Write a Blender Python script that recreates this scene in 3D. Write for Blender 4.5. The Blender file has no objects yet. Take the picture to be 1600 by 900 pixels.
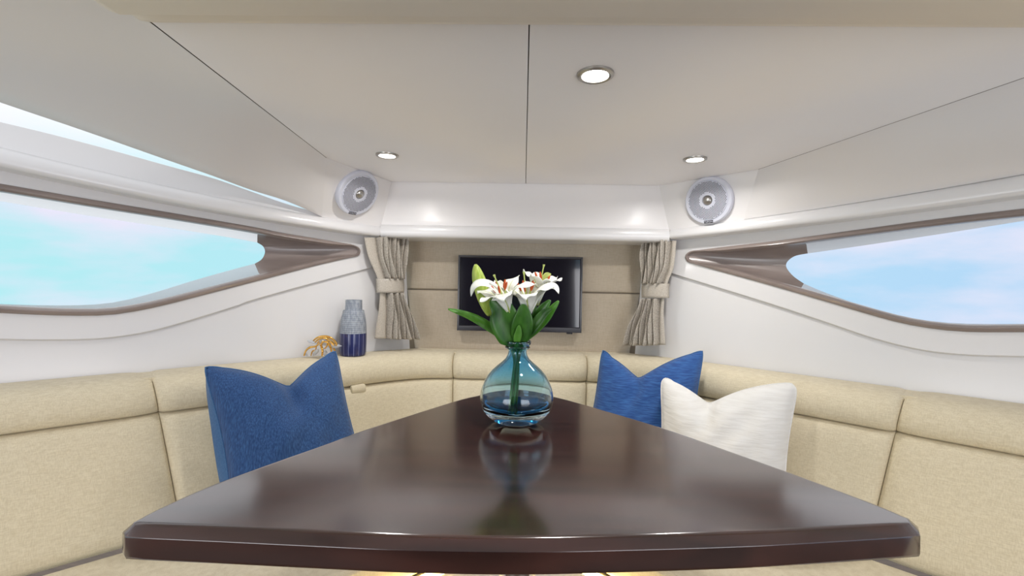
import bpy, bmesh, math, random
from mathutils import Vector, Matrix

scene = bpy.context.scene
C = scene.collection
# ------------------------------------------------------------------ camera
CAMZ = 1.0
FPX = 720.0
cam_d = bpy.data.cameras.new('camera'); cam = bpy.data.objects.new('camera', cam_d); C.objects.link(cam)
cam_d.sensor_width = 36.0; cam_d.lens = 36.0 * FPX / 1600.0; cam_d.clip_start = 0.02
CM = Matrix.Rotation(math.radians(1.35), 4, 'Z') @ Matrix.Rotation(math.radians(90), 4, 'X') @ Matrix.Rotation(math.radians(1.1), 4, 'Z')
CM.translation = (0, 0, CAMZ)
cam.matrix_world = CM
scene.camera = cam
# ------------------------------------------------------------------ exposure
vs = scene.view_settings
vs.view_transform = 'Standard'; vs.look = 'None'; vs.gamma = 1.0; vs.use_curve_mapping = False
vs.exposure = 0.0
# ------------------------------------------------------------------ world: hazy sky with soft clouds
w = bpy.data.worlds.new('sky'); scene.world = w; w.use_nodes = True
nt = w.node_tree; nt.nodes.clear()
def wn(t, **kw):
    n = nt.nodes.new(t)
    for k, v in kw.items(): setattr(n, k, v)
    return n
tc = wn('ShaderNodeTexCoord'); sep = wn('ShaderNodeSeparateXYZ'); nt.links.new(tc.outputs['Generated'], sep.inputs[0])
mr = wn('ShaderNodeMapRange'); mr.inputs[1].default_value = -0.8; mr.inputs[2].default_value = 0.8
nt.links.new(sep.outputs['X'], mr.inputs[0])
mixA = wn('ShaderNodeMix', data_type='RGBA')
mixA.inputs['A'].default_value = (0.47, 0.86, 0.91, 1); mixA.inputs['B'].default_value = (0.47, 0.70, 0.95, 1)
nt.links.new(mr.outputs[0], mixA.inputs['Factor'])
mp = wn('ShaderNodeMapping'); mp.inputs['Scale'].default_value = (2.0, 2.0, 6.5); mp.inputs['Location'].default_value = (1.35, 0.6, 0.15)
nt.links.new(tc.outputs['Generated'], mp.inputs[0])
nz = wn('ShaderNodeTexNoise'); nz.inputs['Scale'].default_value = 1.7; nz.inputs['Detail'].default_value = 7.0; nz.inputs['Roughness'].default_value = 0.52
nt.links.new(mp.outputs[0], nz.inputs['Vector'])
cr = wn('ShaderNodeValToRGB'); cr.color_ramp.elements[0].position = 0.42; cr.color_ramp.elements[1].position = 0.68
nt.links.new(nz.outputs['Fac'], cr.inputs[0])
mixB = wn('ShaderNodeMix', data_type='RGBA'); mixB.inputs['B'].default_value = (0.84, 0.82, 0.97, 1)
nt.links.new(cr.outputs['Color'], mixB.inputs['Factor']); nt.links.new(mixA.outputs['Result'], mixB.inputs['A'])
hz = wn('ShaderNodeMapRange', interpolation_type='SMOOTHSTEP'); hz.inputs[1].default_value = 0.12; hz.inputs[2].default_value = 0.30
nt.links.new(sep.outputs['Z'], hz.inputs[0])
mixC = wn('ShaderNodeMix', data_type='RGBA'); mixC.inputs['B'].default_value = (1.05, 1.06, 1.10, 1)      # white haze higher up
nt.links.new(hz.outputs[0], mixC.inputs['Factor']); nt.links.new(mixB.outputs['Result'], mixC.inputs['A'])
bg = wn('ShaderNodeBackground'); bg.inputs['Strength'].default_value = 1.0
nt.links.new(mixC.outputs['Result'], bg.inputs['Color'])
wo = wn('ShaderNodeOutputWorld'); nt.links.new(bg.outputs[0], wo.inputs['Surface'])

LAMP_W = 1.85          # each ceiling downlight
FILL_W = 31.0       # both fill lights added behind the camera, together
for lx, ws in ((-1.35, 1.2), (1.22, 1.3)):          # added fill lights, standing in for unseen saloon side windows
    dl = bpy.data.lights.new('aft_fill_light', 'AREA'); dl.shape = 'RECTANGLE'; dl.size = ws; dl.size_y = 0.8; dl.energy = FILL_W / 2; dl.color = (1.0, .965, .985)
    dlo = bpy.data.objects.new('aft_fill_light', dl); C.objects.link(dlo); dlo.location = (lx, -1.3, 0.85); dlo.rotation_euler = (math.radians(90 + 20), 0, 0)

# ------------------------------------------------------------------ geometry helpers
S2 = math.sqrt(0.5)
def ray(px, py):
    d = CM.to_3x3() @ Vector(((px - 800) / FPX, -(py - 450) / FPX, -1.0))
    return d
def atY(px, py, Y):
    d = ray(px, py); t = Y / d.y
    return Vector((d.x * t, Y, CAMZ + d.z * t))
def atZ(px, py, z):                 # z relative to the camera height
    d = ray(px, py); t = z / d.z
    return Vector((d.x * t, d.y * t, CAMZ + z))
FL = 0.12                           # outward flare of the side walls per metre of height
def wall(side, a, z, d=0.0):        # a: metres aft of the bow corner, z: above camera height, d: inboard of the wall
    o = FL * z - d
    x = -0.47 - S2 * a - S2 * o; y = 1.9 - S2 * a + S2 * o
    return Vector((-x if side > 0 else x, y, CAMZ + z))
def hitwall(px, py, side, d=0.0):
    p0 = wall(side, 0, 0, d); e1 = wall(side, 1, 0, d) - p0; e2 = wall(side, 0, 1, d) - p0
    n = e1.cross(e2); r = ray(px, py); o = Vector((0, 0, CAMZ))
    t = (p0 - o).dot(n) / r.dot(n); p = o + r * t
    z = p.z - CAMZ; q = p - p0 - e2 * z
    return (q.dot(e1), z)
def V3(p): return Vector(p)
WL = {}
def wloc(o): return WL.get(o.name, Vector((0, 0, 0)))
def empty(name, loc, label=None, cat=None, group=None, kind=None):
    o = bpy.data.objects.new(name, None); C.objects.link(o); o.location = loc; o.empty_display_size = 0.05
    WL[o.name] = Vector(loc); tag(o, label, cat, group, kind); return o
def tag(o, label=None, cat=None, group=None, kind=None):
    if label: o['label'] = label
    if cat: o['category'] = cat
    if group: o['group'] = group
    if kind: o['kind'] = kind
    return o
def mesh(name, verts, faces, mat, parent=None, smooth=30, mats=None, fmat=None, fix=True):
    me = bpy.data.meshes.new(name)
    vs_ = [Vector(v) for v in verts]
    if parent is not None: org = wloc(parent)
    else:
        mn = [min(v[i] for v in vs_) for i in range(3)]; mx = [max(v[i] for v in vs_) for i in range(3)]
        org = Vector(((mn[0] + mx[0]) / 2, (mn[1] + mx[1]) / 2, mn[2]))
    me.from_pydata([tuple(v - org) for v in vs_], [], faces)
    if fix:
        bm = bmesh.new(); bm.from_mesh(me)
        bmesh.ops.remove_doubles(bm, verts=bm.verts, dist=1e-6)
        bmesh.ops.recalc_face_normals(bm, faces=bm.faces); bm.to_mesh(me); bm.free()
    o = bpy.data.objects.new(name, me); C.objects.link(o)
    me.materials.append(mat)
    if mats:
        for m in mats: me.materials.append(m)
    if fmat:
        for p, i in zip(me.polygons, fmat): p.material_index = i
    if smooth:
        me.shade_smooth(); me.set_sharp_from_angle(angle=math.radians(smooth))
    if parent is not None: o.parent = parent; o.location = (0, 0, 0); WL[o.name] = org
    else: o.location = org; WL[o.name] = org
    return o
def bevel(o, wd, seg=3, ang=40):
    m = o.modifiers.new('bevel', 'BEVEL'); m.width = wd; m.segments = seg; m.limit_method = 'ANGLE'; m.angle_limit = math.radians(ang)
    return o
def solid(o, th, off=0.0):
    m = o.modifiers.new('solid', 'SOLIDIFY'); m.thickness = th; m.offset = off; return o
def box_vf(x0, x1, y0, y1, z0, z1):
    v = [(x, y, z) for z in (z0, z1) for y in (y0, y1) for x in (x0, x1)]
    f = [(0, 2, 3, 1), (4, 5, 7, 6), (0, 1, 5, 4), (2, 6, 7, 3), (0, 4, 6, 2), (1, 3, 7, 5)]
    return v, f
def box(name, x0, x1, y0, y1, z0, z1, mat, parent=None, bev=0.0):
    v, f = box_vf(x0, x1, y0, y1, z0, z1); o = mesh(name, v, f, mat, parent)
    if bev: bevel(o, bev)
    return o
def grid_vf(rows, closed_u=False, closed_v=False, cap=False):
    n = len(rows); m = len(rows[0]); v = [p for r in rows for p in r]; f = []
    for i in range(n if closed_v else n - 1):
        for j in range(m if closed_u else m - 1):
            f.append((i * m + j, i * m + (j + 1) % m, ((i + 1) % n) * m + (j + 1) % m, ((i + 1) % n) * m + j))
    if cap:
        f.append(tuple(range(m - 1, -1, -1))); f.append(tuple((n - 1) * m + j for j in range(m)))
    return v, f
def merge(parts):
    v = []; f = []
    for pv, pf in parts:
        b = len(v); v += list(pv); f += [tuple(i + b for i in q) for q in pf]
    return v, f
def prism_vf(loop, dz0, dz1):       # loop of xy, from z0 to z1
    n = len(loop)
    v = [(p[0], p[1], dz0) for p in loop] + [(p[0], p[1], dz1) for p in loop]
    f = [tuple(range(n - 1, -1, -1)), tuple(range(n, 2 * n))] + [(i, (i + 1) % n, n + (i + 1) % n, n + i) for i in range(n)]
    return v, f
def tube_vf(pts, rad, n=8, cap=True):
    pts = [Vector(p) for p in pts]; rows = []
    up = None
    for i, p in enumerate(pts):
        t = (pts[min(i + 1, len(pts) - 1)] - pts[max(i - 1, 0)]).normalized()
        if up is None:
            up = Vector((0, 0, 1)) if abs(t.z) < 0.9 else Vector((0, 1, 0))
        s = t.cross(up).normalized(); up = s.cross(t).normalized()
        r = rad[i] if isinstance(rad, (list, tuple)) else rad
        rows.append([p + (s * math.cos(2 * math.pi * k / n) + up * math.sin(2 * math.pi * k / n)) * r for k in range(n)])
    return grid_vf(rows, closed_u=True, cap=cap)
def lathe_vf(prof, c, n=48, axis=None):
    c = Vector(c)
    if axis is None: X, Y, Z = Vector((1, 0, 0)), Vector((0, 1, 0)), Vector((0, 0, 1))
    else: X, Y, Z = axis
    rows = [[c + (X * math.cos(2 * math.pi * k / n) + Y * math.sin(2 * math.pi * k / n)) * max(r, 1e-5) + Z * h for k in range(n)] for r, h in prof]
    return grid_vf(rows, closed_u=True)
def catmull(pts, n=6):
    pts = [Vector(p) for p in pts]; out = []
    for i in range(len(pts) - 1):
        p0 = pts[max(i - 1, 0)]; p1 = pts[i]; p2 = pts[i + 1]; p3 = pts[min(i + 2, len(pts) - 1)]
        for k in range(n):
            t = k / n
            out.append(0.5 * ((2 * p1) + (p2 - p0) * t + (2 * p0 - 5 * p1 + 4 * p2 - p3) * t * t + (3 * p1 - p0 - 3 * p2 + p3) * t ** 3))
    out.append(pts[-1]); return out
def resample(pts, n):
    pts = [Vector(p) for p in pts]; L = [0]
    for a, b in zip(pts, pts[1:]): L.append(L[-1] + (b - a).length)
    out = []; j = 0
    for i in range(n):
        s = L[-1] * i / (n - 1)
        while j < len(pts) - 2 and L[j + 1] < s: j += 1
        t = (s - L[j]) / max(L[j + 1] - L[j], 1e-9); out.append(pts[j].lerp(pts[j + 1], min(max(t, 0), 1)))
    return out

# ------------------------------------------------------------------ materials
def pmat(name, col, rough=0.5, metal=0.0, **kw):
    m = bpy.data.materials.new(name); m.use_nodes = True
    b = m.node_tree.nodes['Principled BSDF']
    b.inputs['Base Color'].default_value = (*col, 1); b.inputs['Roughness'].default_value = rough; b.inputs['Metallic'].default_value = metal
    for k, v in kw.items(): b.inputs[k.replace('_', ' ')].default_value = v
    return m
def nodes(m): return m.node_tree, m.node_tree.nodes['Principled BSDF']
def add_noise_color(m, c1, c2, scale, stretch=(1, 1, 1), detail=3, p0=0.35, p1=0.65, bump=0.0, coord='Object', bscale=None, dist=0.002):
    t, b = nodes(m); N = t.nodes.new; Lk = t.links.new
    tc = N('ShaderNodeTexCoord'); mp = N('ShaderNodeMapping'); mp.inputs['Scale'].default_value = stretch
    nz = N('ShaderNodeTexNoise'); nz.inputs['Scale'].default_value = scale; nz.inputs['Detail'].default_value = detail
    cr = N('ShaderNodeValToRGB'); cr.color_ramp.elements[0].position = p0; cr.color_ramp.elements[1].position = p1
    cr.color_ramp.elements[0].color = (*c1, 1); cr.color_ramp.elements[1].color = (*c2, 1)
    Lk(tc.outputs[coord], mp.inputs[0]); Lk(mp.outputs[0], nz.inputs['Vector']); Lk(nz.outputs['Fac'], cr.inputs[0]); Lk(cr.outputs[0], b.inputs['Base Color'])
    if bump:
        bp = N('ShaderNodeBump'); bp.inputs['Strength'].default_value = bump; bp.inputs['Distance'].default_value = dist
        Lk(nz.outputs['Fac'], bp.inputs['Height']); Lk(bp.outputs[0], b.inputs['Normal'])
    return m
def weave(name, c1, c2, rough=0.9, scale=520, bump=0.25, mix=0.5):
    m = pmat(name, c1, rough); t, b = nodes(m); N = t.nodes.new; Lk = t.links.new
    b.inputs['Sheen Weight'].default_value = 0.15
    tc = N('ShaderNodeTexCoord'); outs = []
    for st in ((1, 1, 0.12), (0.12, 0.12, 1)):
        mp = N('ShaderNodeMapping'); mp.inputs['Scale'].default_value = st
        nz = N('ShaderNodeTexNoise'); nz.inputs['Scale'].default_value = scale; nz.inputs['Detail'].default_value = 2
        Lk(tc.outputs['Object'], mp.inputs[0]); Lk(mp.outputs[0], nz.inputs['Vector']); outs.append(nz.outputs['Fac'])
    mx = N('ShaderNodeMath'); mx.operation = 'ADD'; Lk(outs[0], mx.inputs[0]); Lk(outs[1], mx.inputs[1])
    mr = N('ShaderNodeMapRange'); mr.inputs[1].default_value = 0.75; mr.inputs[2].default_value = 1.25; Lk(mx.outputs[0], mr.inputs[0])
    mc = N('ShaderNodeMix'); mc.data_type = 'RGBA'; mc.inputs['A'].default_value = (*c1, 1); mc.inputs['B'].default_value = (*c2, 1)
    Lk(mr.outputs[0], mc.inputs['Factor']); Lk(mc.outputs['Result'], b.inputs['Base Color'])
    bp = N('ShaderNodeBump'); bp.inputs['Strength'].default_value = bump; bp.inputs['Distance'].default_value = 0.001
    Lk(mx.outputs[0], bp.inputs['Height']); Lk(bp.outputs[0], b.inputs['Normal'])
    return m
def emit(name, col, s):
    m = bpy.data.materials.new(name); m.use_nodes = True; t = m.node_tree; t.nodes.clear()
    e = t.nodes.new('ShaderNodeEmission'); e.inputs[0].default_value = (*col, 1); e.inputs[1].default_value = s
    o = t.nodes.new('ShaderNodeOutputMaterial'); t.links.new(e.outputs[0], o.inputs[0]); return m
def pane(name, tint=(1, 1, 1), refl=0.06):
    m = bpy.data.materials.new(name); m.use_nodes = True; t = m.node_tree; t.nodes.clear(); N = t.nodes.new
    a = N('ShaderNodeBsdfTransparent'); a.inputs[0].default_value = (*tint, 1)
    g = N('ShaderNodeBsdfGlossy'); g.inputs['Roughness'].default_value = 0.3
    mx = N('ShaderNodeMixShader'); mx.inputs[0].default_value = refl
    o = N('ShaderNodeOutputMaterial'); t.links.new(a.outputs[0], mx.inputs[1]); t.links.new(g.outputs[0], mx.inputs[2]); t.links.new(mx.outputs[0], o.inputs[0])
    return m
M = {}
M['gel'] = add_noise_color(pmat('white_gelcoat', (.8, .78, .75), .28, Coat_Weight=.25, Coat_Roughness=.12), (.74, .725, .72), (.77, .755, .75), 1.3)
M['liner'] = add_noise_color(pmat('cream_headliner', (.78, .76, .73), .38, Coat_Weight=.15, Coat_Roughness=.2), (.815, .785, .77), (.845, .815, .80), 1.1)
M['ceil'] = add_noise_color(pmat('ceiling_vinyl', (.76, .74, .71), .45), (.92, .895, .90), (.945, .925, .93), 1.6)
M['beam'] = add_noise_color(pmat('tan_beam_vinyl', (.7, .62, .5), .55), (.86, .79, .69), (.89, .83, .74), 1.2)
M['darkwood'] = add_noise_color(pmat('dark_blocker_wood', (.06, .035, .025), .5), (.045, .025, .018), (.08, .045, .03), 5, (1, 1, 8))
M['groove'] = pmat('ceiling_joint_brown', (.30, .24, .18), .8)  # brown backing that shows through the ceiling joints
M['brown'] = add_noise_color(pmat('taupe_window_trim', (.27, .215, .195), .3, Coat_Weight=.4, Coat_Roughness=.1), (.25, .20, .18), (.31, .25, .225), 6, (1, 1, 4))
rv = bpy.data.materials.new('translucent_bright_reveal'); rv.use_nodes = True; t = rv.node_tree; t.nodes.clear()  # translucency added to brighten the reveal, standing in for overexposure
n_d = t.nodes.new('ShaderNodeBsdfDiffuse'); n_d.inputs[0].default_value = (.93, .93, .95, 1); n_t = t.nodes.new('ShaderNodeBsdfTranslucent'); n_t.inputs[0].default_value = (.97, .97, .97, 1)
n_m = t.nodes.new('ShaderNodeMixShader'); n_m.inputs[0].default_value = .72; n_o = t.nodes.new('ShaderNodeOutputMaterial')
t.links.new(n_d.outputs[0], n_m.inputs[1]); t.links.new(n_t.outputs[0], n_m.inputs[2]); t.links.new(n_m.outputs[0], n_o.inputs[0]); M['reveal'] = rv
M['pane'] = pane('window_glass', (.99, 1, 1), .012)
M['fab'] = weave('beige_weave', (.66, .575, .405), (.78, .70, .52))
M['tan'] = weave('tan_wall_fabric', (.46, .385, .29), (.52, .445, .345), scale=420)
M['seam'] = pmat('seam_thread', (.30, .24, .17), .9)
M['table'] = None
M['black'] = pmat('black_plastic', (.012, .011, .016), .25)
M['screen'] = pmat('dark_screen', (.006, .006, .012), .08, Coat_Weight=.5, Coat_Roughness=.03)
M['spk'] = pmat('white_speaker_plastic', (.66, .67, .75), .4)
M['hole'] = pmat('speaker_hole', (.03, .03, .05), .7)
M['steel'] = pmat('satin_steel', (.42, .40, .37), .3, .9)
M['chrome'] = pmat('chrome', (.8, .8, .8), .06, 1.0)
M['lens'] = emit('lit_lens', (1.0, .97, .92), 12.0)
M['led'] = emit('warm_led', (1.0, .72, .24), 34.0)
M['floor'] = add_noise_color(pmat('floor_teak', (.12, .08, .05), .5), (.09, .06, .038), (.15, .10, .065), 6, (1, 12, 1))
M['petal'] = pmat('white_petal', (.86, .87, .80), .5, Subsurface_Weight=.15, Subsurface_Radius=(.01, .01, .008))
M['petalg'] = pmat('petal_rib_green', (.48, .56, .16), .5)
M['bud'] = add_noise_color(pmat('bud_green', (.35, .5, .05), .45), (.30, .43, .04), (.50, .60, .13), 60, (3, 3, .4))
M['leaf'] = add_noise_color(pmat('leaf_green', (.03, .12, .012), .35), (.02, .09, .008), (.055, .19, .018), 45, (1, 1, .5))
M['leaf2'] = add_noise_color(pmat('bright_leaf_green', (.07, .24, .02), .38), (.05, .19, .015), (.12, .32, .04), 45, (1, 1, .5))
M['stem'] = pmat('stem_green', (.10, .26, .05), .45)
M['anther'] = pmat('rust_anther', (.45, .07, .01), .8)
M['gold'] = pmat('polished_gold', (.80, .47, .12), .22, 1.0)
M['quartz'] = pmat('clear_quartz', (.80, .82, .86), .12, 0.0, Transmission_Weight=.45)
# dark wood
m = pmat('dark_mahogany', (.03, .015, .012), .2, Coat_Weight=1.0, Coat_Roughness=.13, Coat_IOR=1.6); M['table'] = m
t, b = nodes(m); N = t.nodes.new; Lk = t.links.new
tc_ = N('ShaderNodeTexCoord'); mp_ = N('ShaderNodeMapping'); mp_.inputs['Scale'].default_value = (1.2, 14, 6)
n1 = N('ShaderNodeTexNoise'); n1.inputs['Scale'].default_value = 3.5; n1.inputs['Detail'].default_value = 6; n1.inputs['Distortion'].default_value = .6
cr_ = N('ShaderNodeValToRGB'); cr_.color_ramp.elements[0].position = .3; cr_.color_ramp.elements[1].position = .75
cr_.color_ramp.elements[0].color = (.020, .007, .007, 1); cr_.color_ramp.elements[1].color = (.068, .023, .018, 1)
Lk(tc_.outputs['Object'], mp_.inputs[0]); Lk(mp_.outputs[0], n1.inputs['Vector']); Lk(n1.outputs['Fac'], cr_.inputs[0]); Lk(cr_.outputs[0], b.inputs['Base Color'])
# denim blue, white rib, curtain
def denim(name, c1, c2, st, sc=130):
    m = pmat(name, c1, .85, Sheen_Weight=.2); return add_noise_color(m, c1, c2, sc, st, 4, .38, .72, .5, dist=.0015)
M['denim'] = denim('navy_denim', (.009, .046, .16), (.036, .12, .31), (1, 1, .07), 420)
M['denim2'] = denim('blue_denim', (.010, .06, .235), (.035, .14, .40), (.09, .09, 1), 380)
M['denim_back'] = denim('plain_blue_cloth', (.035, .115, .27), (.05, .145, .32), (1, 1, 1), 200)
M['white_cloth'] = add_noise_color(pmat('white_crinkle_cloth', (.80, .78, .74), .85, Sheen_Weight=.2), (.76, .745, .71), (.83, .82, .79), 60, (.3, .3, 2.2), 3, .3, .7, .6, dist=.003)
M['curt'] = add_noise_color(pmat('speckled_curtain', (.4, .35, .29), .9), (.30, .265, .22), (.55, .50, .43), 300, (1, 1, .8), 2, .32, .62, .3)
M['curt2'] = add_noise_color(pmat('speckled_curtain_lining', (.5, .45, .38), .9), (.42, .37, .31), (.60, .55, .475), 400, (1, 1, 1), 2, .3, .7, .2)

# ================================================================== STRUCTURE
AFT = 2.35      # how far aft the side walls run
# ---- ledges over the windows
def zb(side, a): return (.186 + .06 * a * a) if side < 0 else (.192 + .02 * a + .027 * a * a)
def zt(side, a): return (.225 + .065 * a * a) if side < 0 else (.232 + .01 * a + .045 * a * a)
LD = .08
BOWY = 1.745
# a at which the ledge front meets the bow soffit line
def a_at_y(y, d, z): return (1.9 + S2 * (FL * z - d) - y) / S2
for side, nm in ((-1, 'trim_1'), (1, 'trim_2')):
    rows = []
    a0 = a_at_y(BOWY, LD, .21)
    for i in range(33):
        a = a0 + (AFT - a0) * i / 32
        t_, b_ = zt(side, a), zb(side, a); h = t_ - b_
        prof = [(-.02, t_ + .004), (LD - .015, t_ + .004), (LD - .004, t_ - .004), (LD, t_ - .014), (LD + .001, b_ + .012), (LD - .004, b_ + .003), (LD - .012, b_), (.0, b_ + .001), (-.02, b_ + .001)]
        rows.append([wall(side, a, z, d) for d, z in prof])
    v, f = grid_vf(rows, closed_u=True, cap=True)
    tag(mesh(nm, v, f, M['gel'], smooth=50), 'white moulded ledge running above the %s window' % ('left' if side < 0 else 'right'), kind='structure')
# bow soffit
xs = abs(wall(-1, a_at_y(BOWY, LD, .21), .21, LD).x)
prof = [(1.96, .236), (BOWY + .015, .236), (BOWY + .004, .229), (BOWY, .22), (BOWY - .001, .196), (BOWY + .005, .188), (BOWY + .013, .185), (1.96, .185)]
rows = [[Vector((x, y, CAMZ + z)) for y, z in prof] for x in (-xs - .0, xs + .0)]
v, f = grid_vf(rows, closed_u=True, cap=True)
tag(mesh('trim_3', v, f, M['gel'], smooth=50), 'white soffit box across the bow above the curtains', kind='structure')

# ---- side walls with window surround, windows
def chain(pxs, side, d, n=None):
    p = [Vector((*hitwall(x, y, side, d), 0)) for x, y in pxs]
    c = catmull(p, 8)
    return c
WIN = {
 -1: dict(top=[(0, 289), (139, 313), (278, 336), (400, 357), (439, 365), (520, 378), (548, 382)], tip=[(558, 386), (562, 392), (559, 399)],
          bot=[(548, 402), (500, 412), (400, 438), (300, 464), (235, 480), (175, 490), (120, 491.5), (60, 490), (0, 487)],
          otop=[(0, 314), (139, 337), (278, 358), (370, 373), (402, 379)], otip=[(411, 385), (414, 394), (409, 405)],
          obot=[(398, 412), (360, 422), (300, 439), (235, 459), (175, 473), (120, 477), (60, 477), (0, 475)],
          groove=[(600, 412), (578, 418), (470, 447), (392, 469), (364, 479), (261, 510), (200, 523), (140, 529), (60, 530), (0, 529)]),
 1: dict(top=[(1600, 328), (1480, 342), (1360, 358), (1228, 376), (1150, 385), (1095, 391)], tip=[(1080, 393), (1072, 400), (1076, 409)],
         bot=[(1092, 414), (1182, 438), (1289, 469), (1360, 490), (1413, 504), (1467, 513), (1520, 517), (1600, 517)],
         otop=[(1600, 345), (1480, 364), (1360, 382), (1262, 396)], otip=[(1240, 401), (1228, 414), (1238, 430)],
         obot=[(1256, 443), (1289, 457), (1360, 482), (1413, 495), (1467, 503), (1520, 506), (1600, 506)],
         groove=[(1030, 420), (1051, 427), (1182, 467), (1289, 502), (1360, 526), (1431, 544), (1502, 553), (1600, 556)]),
}
OD = -.075   # the glass sits this far outboard
for side in (-1, 1):
    W = WIN[side]
    sd = 'left' if side < 0 else 'right'
    if side > 0: top, bot, otop, obot = W['top'], W['bot'], W['otop'], W['obot']
    else: top, bot, otop, obot = W['top'], W['bot'], W['otop'], W['obot']
    SD = .012
    def extend_aft(ch, at_start, dz):   # carry the line on past the picture's edge
        e = ch[0] if at_start else ch[-1]; nb = ch[2] if at_start else ch[-3]
        sl = (e.y - nb.y) / max(e.x - nb.x, 1e-4)
        add = [Vector((e.x + k * .1, e.y + sl * .1 * k * (1 - .06 * k) + dz * k * k, 0)) for k in range(1, 7)]
        return (list(reversed(add)) + ch) if at_start else (ch + add)
    topc = extend_aft(chain(top, side, SD), True, -.0035)
    botc = extend_aft(chain(bot, side, SD), False, .0005)
    tipc = catmull([topc[-1]] + [Vector((*hitwall(x, y, side, SD), 0)) for x, y in W['tip']] + [botc[0]], 5)[1:-1]
    otopc = extend_aft(chain(otop, side, OD), True, -.0035)
    obotc = extend_aft(chain(obot, side, OD), False, .0005)
    # make both outer chains stop at the same aft end
    otipc = catmull([otopc[-1]] + [Vector((*hitwall(x, y, side, OD), 0)) for x, y in W['otip']] + [obotc[0]], 5)[1:-1]
    NT = 40
    tA = resample(topc, NT); bA = resample(botc, NT)
    # aft closing arcs
    def arc(p, q, bulge):
        return [p.lerp(q, k / 8) + Vector((bulge * math.sin(math.pi * k / 8), 0, 0)) for k in range(1, 8)]
    inner = tA + tipc + bA + arc(bA[-1], tA[0], .05)
    # outer counterpart: same count
    i_aft = resample([v_ for v_ in topc if True], NT)
    nb_ = int(NT * .72)
    # portion of the inner top chain that lies alongside the glass, the rest belongs to the tip cowl
    def split_count(ch, amin): return sum(1 for q in ch if q.x > amin)
    kt = split_count(tA, otopc[-1].x - .02); kb = split_count(bA, obotc[0].x - .02)
    oT = resample(otopc, kt); oB = resample(obotc, kb)
    nmid = (NT - kt) + len(tipc) + (NT - kb)
    oM = resample([otopc[-1]] + otipc + [obotc[0]], nmid + 2)[1:-1]
    outer = oT + oM + oB + arc(oB[-1], oT[0], .05)
    n = len(inner)
    P = lambda q, d: wall(side, q.x, q.y, d)
    win = empty('window_1' if side < 0 else 'window_2', P(inner[NT], 0), 'long pointed %s hull window with taupe trim' % sd, None, None, 'structure')
    # reveal and cowl
    vv = [P(q, SD) for q in inner] + [P(q, -.03 * 1.0).lerp(P(r_, OD), .35) for q, r_ in zip(inner, outer)] + [P(q, OD) for q in outer]
    fr, fc = [], []
    for lv in range(2):
        for i in range(n):
            j = (i + 1) % n; q = (lv * n + i, lv * n + j, (lv + 1) * n + j, (lv + 1) * n + i)
            (fc if kt - 1 <= i < kt + nmid else fr).append(q)
    mesh('reveal', vv, fr, M['reveal'], win, 60); mesh('tip_cowl', vv, fc, M['brown'], win, 60)
    mesh('pane', [P(q, OD + .001) for q in outer], [tuple(range(n))], M['pane'], win)
    # taupe rim
    rim = []
    for i in range(n):
        a_, c_ = inner[i - 1], inner[(i + 1) % n]; tg = (c_ - a_).normalized(); nm_ = Vector((-tg.y, tg.x, 0))
        rim.append(nm_)
    cen = sum(inner, Vector()) / n
    sgn = 1 if rim[5].dot(cen - inner[5]) > 0 else -1
    rows = []
    for off, d in ((-.003, 0), (-.003, SD + .004), (.002, SD + .009), (.009, SD + .010), (.014, SD + .004), (.015, -.012)):
        row = []
        for i in range(n):
            tipf = 1.0
            dist = abs(inner[i].x - inner[NT + 1].x)
            if dist < .09: tipf = .35 + .65 * dist / .09
            q = inner[i] + rim[i] * sgn * off * tipf; row.append(P(q, d))
        rows.append(row)
    v, f = grid_vf(rows, closed_u=True); mesh('trim_rim', v, f, M['brown'], win, 50)
    # wall: window surround (proud) and lower panel
    gr = chain(W['groove'], side, SD)
    sl = (gr[-1].y - gr[-4].y) / (gr[-1].x - gr[-4].x)
    gr = gr + [Vector((AFT, gr[-1].y + .02, 0))]
    gr = [Vector((.012, gr[0].y + .004, 0))] + [g for g in gr if g.x > .016]
    outl = gr + [Vector((AFT - (AFT - .012) * k / 30, zb(side, AFT - (AFT - .012) * k / 30) + .006, 0)) for k in range(31)]
    wl = empty('wall_' + sd, wall(side, .8, -.3, 0), None, None, None, 'structure')
    tag(wl, 'white moulded %s hull side with raised window surround' % sd)
    bm = bmesh.new()
    def loop_edges(lp, d):
        vs2 = [bm.verts.new(P(q, d) - wloc(wl)) for q in lp]
        return vs2, [bm.edges.new((vs2[i], vs2[(i + 1) % len(vs2)])) for i in range(len(vs2))]
    vo, eo = loop_edges(outl, SD); vi, ei = loop_edges(inner, SD)
    bmesh.ops.triangle_fill(bm, edges=eo + ei, use_beauty=True)
    # rounded step down to the lower panel
    k = len(gr)
    prev = vo[:k]
    for dd, dz in ((SD - .003, -.003), (SD - .007, -.0045), (-.004, -.005)):
        cur = [bm.verts.new(P(q + Vector((0, dz, 0)), dd) - wloc(wl)) for q in gr]
        for i in range(k - 1): bm.faces.new((prev[i], prev[i + 1], cur[i + 1], cur[i]))
        prev = cur
    bmesh.ops.recalc_face_normals(bm, faces=bm.faces)
    me = bpy.data.meshes.new('window_surround'); bm.to_mesh(me); bm.free()
    so = bpy.data.objects.new('window_surround', me); C.objects.link(so); so.parent = wl; me.materials.append(M['gel']); WL[so.name] = wloc(wl)
    me.shade_smooth(); me.set_sharp_from_angle(angle=math.radians(35))
    rows = [[P(q + Vector((0, .02, 0)), 0) for q in gr], [wall(side, q.x, -.45, 0) for q in gr]]
    v, f = grid_vf(rows); mesh('lower_panel', v, f, M['gel'], wl)

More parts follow.
